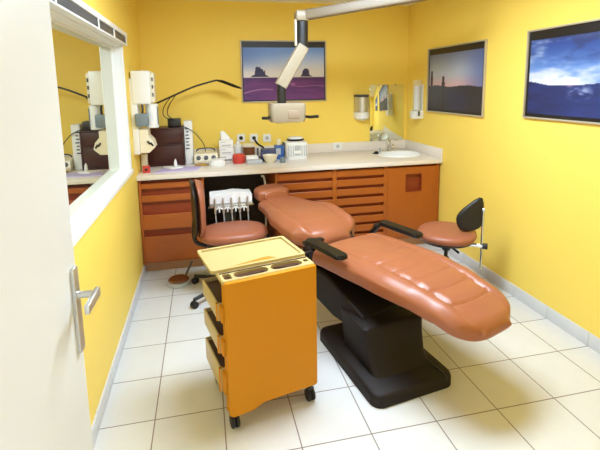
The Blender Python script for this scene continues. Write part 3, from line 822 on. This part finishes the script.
# delivery unit behind the left stool
DU = thing('delivery_unit', 'grey-stemmed instrument unit with hanging handpieces below a white towel, behind the stool', 'delivery unit', (-1.165, 1.31, 0))
b = MB(); b.box((0, .25, .05), (.26, .22, .10), .02).box((0, .19, .36), (.10, .07, .54), .012); b.build('stand', M['greyd'], DU)
b = MB(); b.box((0, .04, .634), (.36, .22, .018), .006); b.build('tray', M['alum'], DU)
b = MB(); b.box((0, -.075, .625), (.38, .012, .012), .003); b.build('hanger_bar', M['chrome'], DU)
for k, x in enumerate((-.135, -.068, 0, .068, .135)):
    b = MB(); b.tube([(x, -.085, .70), (x, -.087, .64), (x, -.09, .57)], lambda q: .0075 + .003 * q, 10)
    hp = b.build('handpiece', M['alum'], DU)
    b = MB(); b.tube([(x, -.09, .57), (x + .004, -.085, .49), (x + .012, -.03, .40), (x * .6, .06, .36), (x * .4, .12, .42)], .005, 8); part_label(b.build('hose', M['lgrey'], hp), 'grey hose of the handpiece')
    if k < 4:
        b = MB(); xm = x + .034
        b.box((xm - .016, -.095, 0.615), (.030, .012, .013), .003, rot=(0, -.7, 0)).box((xm + .014, -.095, 0.615), (.030, .012, .013), .003, rot=(0, .7, 0)).box((xm, -.095, .60), (.012, .012, .04), .003)
        part_label(b.build('holder', M['white'], DU), 'white forked holder')
cl = MB()
nx, ny = 26, 12; rows_t = []; 
def clz(i, j):
    u_, v_ = i / nx, j / ny
    return .715 + .022 * math.exp(-((u_ - .6) / .16) ** 2) * (1 - v_ * .6) + .006 * vn(i * .6, j * .7) - .012 * abs(u_ - .5)
rings = []
for i in range(nx + 1):
    x = -1.165 - .175 + .35 * i / nx
    ring = [(x, 1.31 - .066, .648)] + [(x, 1.31 - .07 + .004 * vn(i * .8, 3) + .2 * j / ny, clz(i, j)) for j in range(ny + 1)] + [(x, 1.31 + .14, .648)]
    rings.append(ring)
cl.loft(rings)
tag(cl.build('folded_towel', M['cloth'], smooth=50), 'white folded towel lying on the handpiece tray behind the tan stool', 'towel')
b = MB(); b.tube([(.14, .28, .09), (.30, .26, .12), (.335, .24, .45), (.335, .24, .68), (.325, .24, .78), (.312, .24, .80), (.298, .24, .795)], .010, 12)
part_label(b.build('suction_tube', M['white'], DU), 'white hooked suction tube')

# ------------------------------------------------------------------ overhead operating light
OL = thing('operating_light', 'white overhead dental light on jointed arm in front of the desert print', 'dental light', (0.16, 0.44, H))
def L_(p): return (p[0] - .16, p[1] - .44, p[2] - H)
def beam(pa, pb, w, hgt, bev=.006):
    A_, B_ = Vector(L_(pa)), Vector(L_(pb)); d = (B_ - A_)
    side = d.cross(Vector((0, 0, 1))).normalized() if abs(d.normalized().z) < .99 else Vector((1, 0, 0)); up = side.cross(d).normalized()
    m = MB(); poly = rrect(w, hgt, min(w, hgt) * .2, 4)
    m.loft([[tuple(P_ + side * p[0] + up * p[1]) for p in poly] for P_ in (A_, B_)]); return m
b = MB(); b.lathe([(0, 0), (.11, 0), (.11, -.02), (.04, -.03), (.035, -.22), (0, -.22)]); b.build('ceiling_mount', M['ivory'], OL)
EL = (-.612, .90, 2.125)
M['arm'] = mat('beige_arm_enamel', (124, 109, 88), 0.4, var=0.03)
beam((.175, .43, 2.215), (EL[0] + .03, EL[1] - .017, EL[2] + .005), .07, .075).build('upper_arm', M['arm'], OL)
b = MB(); b.box(L_(EL), (.10, .10, .075), .012); b.build('elbow', M['ivory'], OL)
b = MB(); b.cyl(L_((EL[0], .90, EL[2] - .037)), L_((EL[0] - .003, .90, EL[2] - .235)), .046, seg=24); b.build('elbow_joint', M['blackp'], OL, bevel=.004)
b = MB(); b.box(L_((EL[0] - .05, .90, EL[2] - .12)), (.012, .05, .19), .003); b.build('joint_cover', M['cream'], OL)
beam((-.605, .885, 1.905), (-.785, .885, 1.615), .068, .09).build('lower_arm', M['ivory'], OL)
b = MB(); b.cyl(L_((-.782, .88, 1.625)), L_((-.782, .88, 1.585)), .028); b.cyl(L_((-.782, .88, 1.59)), L_((-.780, .88, 1.475)), .034); b.build('head_joint', M['blackp'], OL, bevel=.003)
hd = MB()
pl = [(p[0], p[1]) for p in rrect(.272, .17, .03, 6)]
hd.loft([[(-.744 - .16 + p[0] * k, .885 - .44 + p[1] * k, z - H) for p in pl] for k, z in ((.92, 1.348), (.97, 1.36), (1.0, 1.45), (1.0, 1.472), (.96, 1.487))])
ho = hd.build('lamp_head', M['ivory'], OL, smooth=40)
b = MB(); b.box(L_((-.705, .803, 1.405)), (.085, .012, .06), .003); part_label(b.build('grille', M['grille'], ho), 'brown ventilation grille')
b = MB(); b.box(L_((-.744, .885, 1.342)), (.18, .11, .012), .004); part_label(b.build('lens', M['clear'], ho), 'clear lens underneath')
for s in (-1, 1):
    b = MB(); x = -.744 + s * .13
    b.tube([L_((x, .86, 1.385)), L_((x + s * .03, .80, 1.382)), L_((x + s * .05, .74, 1.388)), L_((x + s * .075, .72, 1.39))], .011, 10); b.build('handle', M['blackp'], ho)

# ------------------------------------------------------------------ unit on left wall, shelf and desk lamp
XU = thing('wall_unit', 'white medical control unit with grey screen on left wall by corner', 'wall unit', (XL, 1.345, .985))
b = MB(); b.box((.088, .14, .635), (.145, .22, .27), .012).box((.025, .14, .40), (.05, .20, .62), .006); b.build('upper_housing', M['white'], XU)
b = MB(); b.box((.172, .15, .635), (.03, .16, .24), .006); b.build('side_cover', M['cream'], XU)
for z in (.575, .64, .70):
    b = MB(); b.box((.176, .068, z), (.012, .008, .03), .002); b.build('latch', M['greyd'], XU)
b = MB(); b.cyl((.150, .15, .30), (.150, .15, .50), .050, seg=28); part_label(b.build('cylinder', M['white'], XU, bevel=.004), 'white cylindrical canister')
b = MB(); b.box((.199, .135, .40), (.006, .03, .15), .002); b.build('blue_stripe', M['grey'], XU)
b = MB(); b.box((.082, .03, .375), (.105, .055, .105), .012); part_label(b.build('screen', M['grey'], XU), 'grey screen block')
b = MB(); b.prism([(.0505, .10), (.12, .10), (.17, .145), (.155, .20), (.12, .24), (.12, .295), (.0505, .295)], 'y', .04, .22); part_label(b.build('lower_housing', M['cream'], XU, bevel=.004), 'cream lower housing')
for dx in (0, .022):
    b = MB(); b.box((.122 + dx, .038, .185 - dx * .6), (.014, .008, .035), .002, rot=(0, -.6, 0)); b.build('switch', M['blackp'], XU)
b = MB(); b.tube([(.085, .05, .42), (.09, .05, .46), (.085, .06, .52)], .008, 8); b.build('bracket', M['blackp'], XU)

SH = thing('letter_shelf', 'dark brown letter shelf on the left end of the worktop', 'shelf', (-1.722, 1.985, .89))
b = MB(); sw, sd, sh = .345, .30, .355
for x in (-sw / 2 + .007, sw / 2 - .007): b.box((x, 0, sh / 2), (.014, sd, sh), .001)
for z in (.007, .20, sh - .007): b.box((0, 0, z), (sw - .03, sd, .014), .001)
b.box((0, sd / 2 - .006, sh / 2), (sw - .03, .010, sh - .03))
b.build('shelf_box', M['walnut'], SH)
for z0, z1 in ((.015, .192), (.208, sh - .015)):
    b = MB(); b.box((0, -sd / 2 + .012, (z0 + z1) / 2), (sw - .032, .012, z1 - z0 - .004), .002); b.build('flap', M['walnut'], SH)

DL = thing('desk_lamp', 'thin black arm lamp standing on the brown letter shelf', 'lamp', (-1.63, 1.93, 1.245))
def D_(x, z, y=0.0): return (x + 1.63, y, z - 1.245)
b = MB(); b.box((0, 0, .042), (.115, .12, .08), .006); b.build('base', M['blackp'], DL)
b = MB(); b.tube([D_(-1.80, 1.465), D_(-1.65, 1.53), D_(-1.45, 1.615), D_(-1.30, 1.66), D_(-1.215, 1.68)], .0085, 10); b.build('arm', M['blackp'], DL)
for x0, x1, xm in ((-1.665, -1.64, -1.725), (-1.625, -1.60, -1.685)):
    b = MB(); b.tube([D_(x1 - .035, 1.32, .0), D_(xm + .0, 1.36), D_(xm + .01, 1.44), D_(x0 + .03 - .0, 1.545 + (.015 if x0 > -1.65 else 0))], .004, 8); b.build('support_rod', M['blackp'], DL)
b = MB()
b.loft([[(D_(x, z)[0], yy_ * w_, D_(x, z)[2] + h_ * tt) for yy_, h_ in ((-1, 0), (-.7, .012), (.7, .012), (1, 0), (.7, -.012), (-.7, -.012))] for x, z, w_, tt in ((-1.222, 1.679, .015, .6), (-1.16, 1.665, .04, 1.2), (-1.06, 1.625, .05, 1.2), (-1.005, 1.605, .035, .8), (-.985, 1.598, .012, .4))])
b.build('lamp_shade', M['blackg'], DL, smooth=50)
b = MB(); b.tube([(-1.585, 1.862, 1.262), (-1.53, 1.868, 1.245), (-1.46, 1.872, 1.20), (-1.39, 1.878, 1.115), (-1.36, 1.885, 1.05), (-1.355, 1.89, 1.002)], .004, 8)
tag(b.build('power_cable', M['blackp']), 'black cable hanging from the desk lamp base to the cream dial unit', 'cable')

b = MB(); b.box((0, 0, 0.205), (.075, .20, .41), .003)
bx = thing('file_box', 'tall white file box with blue print right of the brown shelf', 'file box', (-1.507, 1.99, .89))
b.build('sleeve', M['paper'], bx)
b = MB()
for k in range(7): b.box((-.012 + .004 * (k % 2), -.1006, .15 + .032 * k), (.034 - .006 * (k % 3), .0015, .012))
part_label(b.build('printed_spine', M['navy'], bx), 'blue printed lines on the spine')

# ------------------------------------------------------------------ worktop clutter
Zt = .89
def put(mb, name, m, label, cat, group=None): return tag(mb.build(name, m), label, cat, group)
b = MB(); b.prism([(-1.80, 1.50), (-1.44, 1.53), (-1.40, 1.70), (-1.72, 1.72)], 'z', Zt, Zt + .008); put(b, 'document', M['lilac'], 'lilac sheets of paper lying before the brown shelf', 'paper')
b = MB(); b.prism([(-1.74, 1.70), (-1.66, 1.60), (-1.56, 1.65), (-1.60, 1.74)], 'z', Zt + .0085, Zt + .02); put(b, 'document', M['paper'], 'small white folded leaflet on top of the lilac sheets', 'paper')
b = MB(); b.lathe([(.012, 0), (.016, .02), (.012, .05), (.004, .07), (0, .072)], (-1.625, 1.66, Zt + .021), seg=16); put(b, 'small_bottle', M['white'], 'tiny white pointed bottle on the white leaflet', 'bottle')
rb = thing('red_tin', 'small red square tin at the left wall end of worktop', 'tin', (-1.862, 1.55, Zt))
b = MB(); b.box((0, 0, .03), (.058, .05, .06), .003); b.build('body', M['red'], rb)
b = MB(); b.prism(ell(.012, .012, 18, 0, .032), 'y', -.0255, -.0285); part_label(b.build('front_hole', M['blackp'], rb), 'dark round spot on the front')
b = MB(); b.box((-1.895, 1.72, Zt + .07), (.05, .08, .14), .006); put(b, 'carton', M['cream'], 'cream upright carton between left wall and the brown shelf', 'carton')

ma = thing('dial_unit', 'cream countertop unit with three dark dials beside the file box', 'appliance', (-1.352, 1.90, Zt))
b = MB(); b.prism([(-.09, .0), (-.10, .035), (-.07, .10), (.10, .11), (.10, .0)], 'x', -.11, .11); b.build('housing', M['cream'], ma, bevel=.006)
for x in (-.07, 0, .07):
    b = MB(); c0 = Vector((x, -.088, .064)); nrm = Vector((0, -.9, .42)).normalized(); b.cyl(c0, c0 + nrm * .016, .022, .018, 20); part_label(b.build('dial', M['greyd'], ma, bevel=.002), 'dark dial')
b = MB(); b.tube([(-.09, .05, .11), (-.06, .05, .135), (.06, .05, .135), (.09, .05, .11)], .006, 8); b.build('carry_handle', M['blackp'], ma)
b = MB(); b.lathe([(0, 0), (.03, 0), (.036, .008), (.036, .018), (0, .02)], (-1.40, 1.755, Zt), sx=1.6); put(b, 'amber_dish', M['gold'], 'small amber dish in front of the cream dial unit', 'dish')

def bowl(name, m, label, c, r, h_):
    b = MB(); b.lathe([(0, 0), (r * .45, 0), (r * .8, h_ * .4), (r, h_), (r * .94, h_), (r * .74, h_ * .45), (r * .4, h_ * .12), (0, h_ * .1)], c, seg=36); return put(b, name, m, label, 'bowl')
b = MB(); b.lathe([(0, 0), (.072, 0), (.078, .03), (.068, .056), (.04, .066), (0, .068)], (-1.255, 1.712, Zt), seg=36); put(b, 'lidded_bowl', M['white'], 'white lidded bowl on worktop in front of the dial unit', 'bowl')
bowl('bowl', M['cream'], 'cream open bowl near the worktop edge left of the ribbed appliance', (-.752, 1.725, Zt), .072, .075)
b = MB(); b.lathe([(0, 0), (.026, 0), (.028, .03), (.022, .05), (0, .05)], (-.635, 1.70, Zt), seg=20); put(b, 'grey_pot', M['grey'], 'small grey pot between cream bowl and ribbed appliance', 'pot')

tb = thing('glove_box', 'white carton stack with printed bands left of the red pot', 'box', (-1.155, 1.945, Zt))
for k in range(3):
    b = MB(); b.box((0, 0, .035 + .072 * k), (.135, .12, .07), .003); o = b.build('carton', M['paper'], tb)
    b = MB(); b.box((.0, -.0606, .02 + .072 * k), (.09, .0012, .012)); b.box((-.03, -.0606, .05 + .072 * k), (.05, .0012, .006)); part_label(b.build('printed_band', M['greyd'] if k == 0 else M['lgrey'], o), 'printed grey band')
b = MB(); b.loft([[(-1.155 + p[0] * k + dx, 1.945 + p[1] * k, Zt + z) for p in rrect(.10, .08, .02, 4)] for k, dx, z in ((1, 0, .217), (.8, -.012, .25), (.5, -.028, .285), (.2, -.03, .30))]); put(b, 'tissue', M['cloth'], 'crumpled white tissue on top of the white carton stack', 'tissue')
b = MB(); b.lathe([(0, 0), (.055, 0), (.062, .02), (.06, .075), (.05, .085), (.03, .09), (0, .09)], (-1.045, 1.80, Zt), seg=28); put(b, 'red_pot', M['red'], 'red lidded pot on worktop in front of the white cartons', 'pot')
b = MB(); b.lathe([(0, 0), (.04, 0), (.045, .005), (.045, .13), (.03, .15), (.018, .155), (.018, .18), (0, .182)], (-1.03, 2.08, Zt), seg=24); put(b, 'white_bottle', M['white'], 'white round bottle standing behind the red pot', 'bottle')
b = MB(); b.lathe([(0, 0), (.05, 0), (.052, .006), (.052, .12), (.046, .125)], (-.925, 2.02, Zt), seg=28)
jr = thing('brown_jar', 'wide brown jar with cream lid below the middle socket', 'jar', (-.925, 2.02, Zt))
b.bm.free(); b = MB(); b.lathe([(0, 0), (.058, 0), (.06, .006), (.06, .115), (.05, .125), (0, .125)], seg=28); b.build('jar_body', M['brownj'], jr)
b = MB(); b.lathe([(.064, .125), (.064, .15), (.058, .155), (0, .155)], seg=28); b.build('lid', M['cream'], jr)
b = MB(); b.box((-.915, 1.84, Zt + .03), (.12, .10, .06), .012); put(b, 'tissue_pack', M['paper'], 'low white soft pack lying in front of the brown jar', 'pack')
b = MB(); b.box((-.905, 1.725, Zt + .018), (.15, .09, .036), .01); put(b, 'tissue_pack', M['lgrey'], 'flat pale grey pack by worktop edge left of cream bowl', 'pack')
b = MB(); b.box((-.745, 1.90, Zt + .055), (.14, .10, .11), .004); put(b, 'navy_box', M['navy'], 'dull navy box behind the cream open bowl', 'box')
b = MB(); b.box((-.815, 1.84, Zt + .04), (.03, .05, .08), .003); put(b, 'navy_holder', M['navy'], 'narrow navy holder touching the left of the navy box', 'holder')
hs = thing('handset', 'black curved handset on a small grey stand below the middle socket', 'handset', (-.83, 2.06, Zt))
b = MB(); b.lathe([(0, 0), (.035, 0), (.035, .01), (.01, .02), (.008, .10), (0, .10)], seg=20); b.build('stand', M['greyd'], hs)
b = MB(); b.tube([(-.03, -.02, .19), (0, -.02, .145), (.05, -.02, .11), (.06, -.02, .09)], .010, 10); b.build('grip', M['blackp'], hs)
bb = thing('blue_box', 'bright blue and white box left of the ribbed appliance', 'box', (-.632, 1.93, Zt))
b = MB(); b.box((0, 0, .07), (.085, .085, .14), .003); b.build('carton', M['blue'], bb)
b = MB(); b.box((-.012, -.0432, .08), (.045, .0012, .06)); part_label(b.build('front_label', M['lgrey'], bb), 'pale front label')
b = MB(); b.lathe([(0, 0), (.02, 0), (.02, .05), (.012, .06), (0, .06)], (-.632, 1.93, Zt + .141), seg=18); put(b, 'small_jar', M['cream'], 'small cream jar standing on the blue box', 'jar')
sv = thing('ribbed_appliance', 'white ribbed countertop appliance with black-rimmed lid left of upstand socket', 'appliance', (-.462, 1.92, Zt))
b = MB(); b.loft([[(p[0] * k, p[1] * k, z) for p in rrect(.225, .20, .05, 6)] for k, z in ((.96, 0), (1, .008), (1, .145), (.97, .165), (.80, .178))]); b.build('housing', M['white'], sv, smooth=40)
for k in range(9):
    if k in (3, 4, 5): continue
    b = MB(); b.box((-.088 + .022 * k, -.100, .085), (.010, .008, .11), .003); part_label(b.build('rib', M['lgrey'], sv), 'grey vertical rib on the front')
b = MB(); b.box((0, -.101, .05), (.062, .006, .022), .002); part_label(b.build('name_plate', M['lgrey'], sv), 'low pale grey plate')
b = MB(); b.box((0, -.101, .115), (.062, .006, .05), .003); part_label(b.build('front_plate', M['lgrey'], sv), 'pale grey front plate')
b = MB(); b.loft([[(p[0], p[1], z) for p in ell(rx, ry, 36)] for rx, ry, z in ((.07, .06, .177), (.088, .074, .185), (.088, .074, .197), (.07, .06, .201))]); ld = b.build('lid_rim', M['blackg'], sv, smooth=40)
b = MB(); b.loft([[(p[0], p[1], z) for p in ell(rx, ry, 36)] for rx, ry, z in ((.078, .066, .200), (.074, .062, .211), (.045, .04, .220), (.005, .005, .222))]); b.build('lid', M['white'], sv, smooth=60)
b = MB(); b.box((-.12, .01, .10), (.02, .07, .13), .006); b.build('side_handle', M['greyd'], sv)

# ------------------------------------------------------------------ lighting fixtures on the ceiling (above the frame)
def ceiling_lamp(label, x, y, w_, d_):
    t = thing('ceiling_light', label, 'ceiling light', (x, y, H))
    f = MB()
    for s in (-1, 1): f.box((s * (w_ / 2 - .012), 0, -.03), (.024, d_, .06), .004); f.box((0, s * (d_ / 2 - .012), -.03), (w_ - .048, .024, .06), .004)
    f.build('lamp_frame', M['white'], t)
    f = MB(); f.box((0, 0, -.042), (w_ - .05, d_ - .05, .02)); f.build('diffuser', M['lamp'], t, smooth=0)
ceiling_lamp('white ceiling panel light over the dental chair', -.6, -.1, 1.2, .6)

# ------------------------------------------------------------------ world
wd_ = bpy.data.worlds.new('world'); SC.world = wd_; wd_.use_nodes = True
bg = wd_.node_tree.nodes['Background']; bg.inputs['Color'].default_value = (0.9, 0.96, 1.0, 1); bg.inputs['Strength'].default_value = 1.4

# ------------------------------------------------------------------ camera
F_, PX, PY = 437.07, 300.0, 152.95
yaw, pit, rol = 0.217165, 0.151476, -0.016022
cyw, syw, cp, sp, cr, sr = math.cos(yaw), math.sin(yaw), math.cos(pit), math.sin(pit), math.cos(rol), math.sin(rol)
fwd = Vector((syw * cp, cyw * cp, -sp)); right = Vector((cyw, -syw, 0)); up = right.cross(fwd)
r2 = cr * right + sr * up; u2 = -sr * right + cr * up
cam = bpy.data.cameras.new('camera'); co = bpy.data.objects.new('camera', cam); C.objects.link(co)
mt = Matrix((r2, u2, -fwd)).transposed().to_4x4(); mt.translation = Vector((-1.36422, -2.37475, 1.61027)); co.matrix_world = mt
cam.sensor_width = 36.0; cam.sensor_fit = 'HORIZONTAL'; cam.lens = 36.0 * F_ / 600.0
cam.shift_x = (300.0 - PX) / 600.0; cam.shift_y = -(225.0 - PY) / 600.0
cam.clip_start = 0.02
SC.camera = co
vs_ = SC.view_settings
vs_.view_transform = 'Standard'; vs_.look = 'None'; vs_.gamma = 1.0; vs_.use_curve_mapping = False; vs_.exposure = 0.38
SC.cycles.max_bounces = 8; SC.cycles.diffuse_bounces = 5
SC.cycles.use_denoising = True
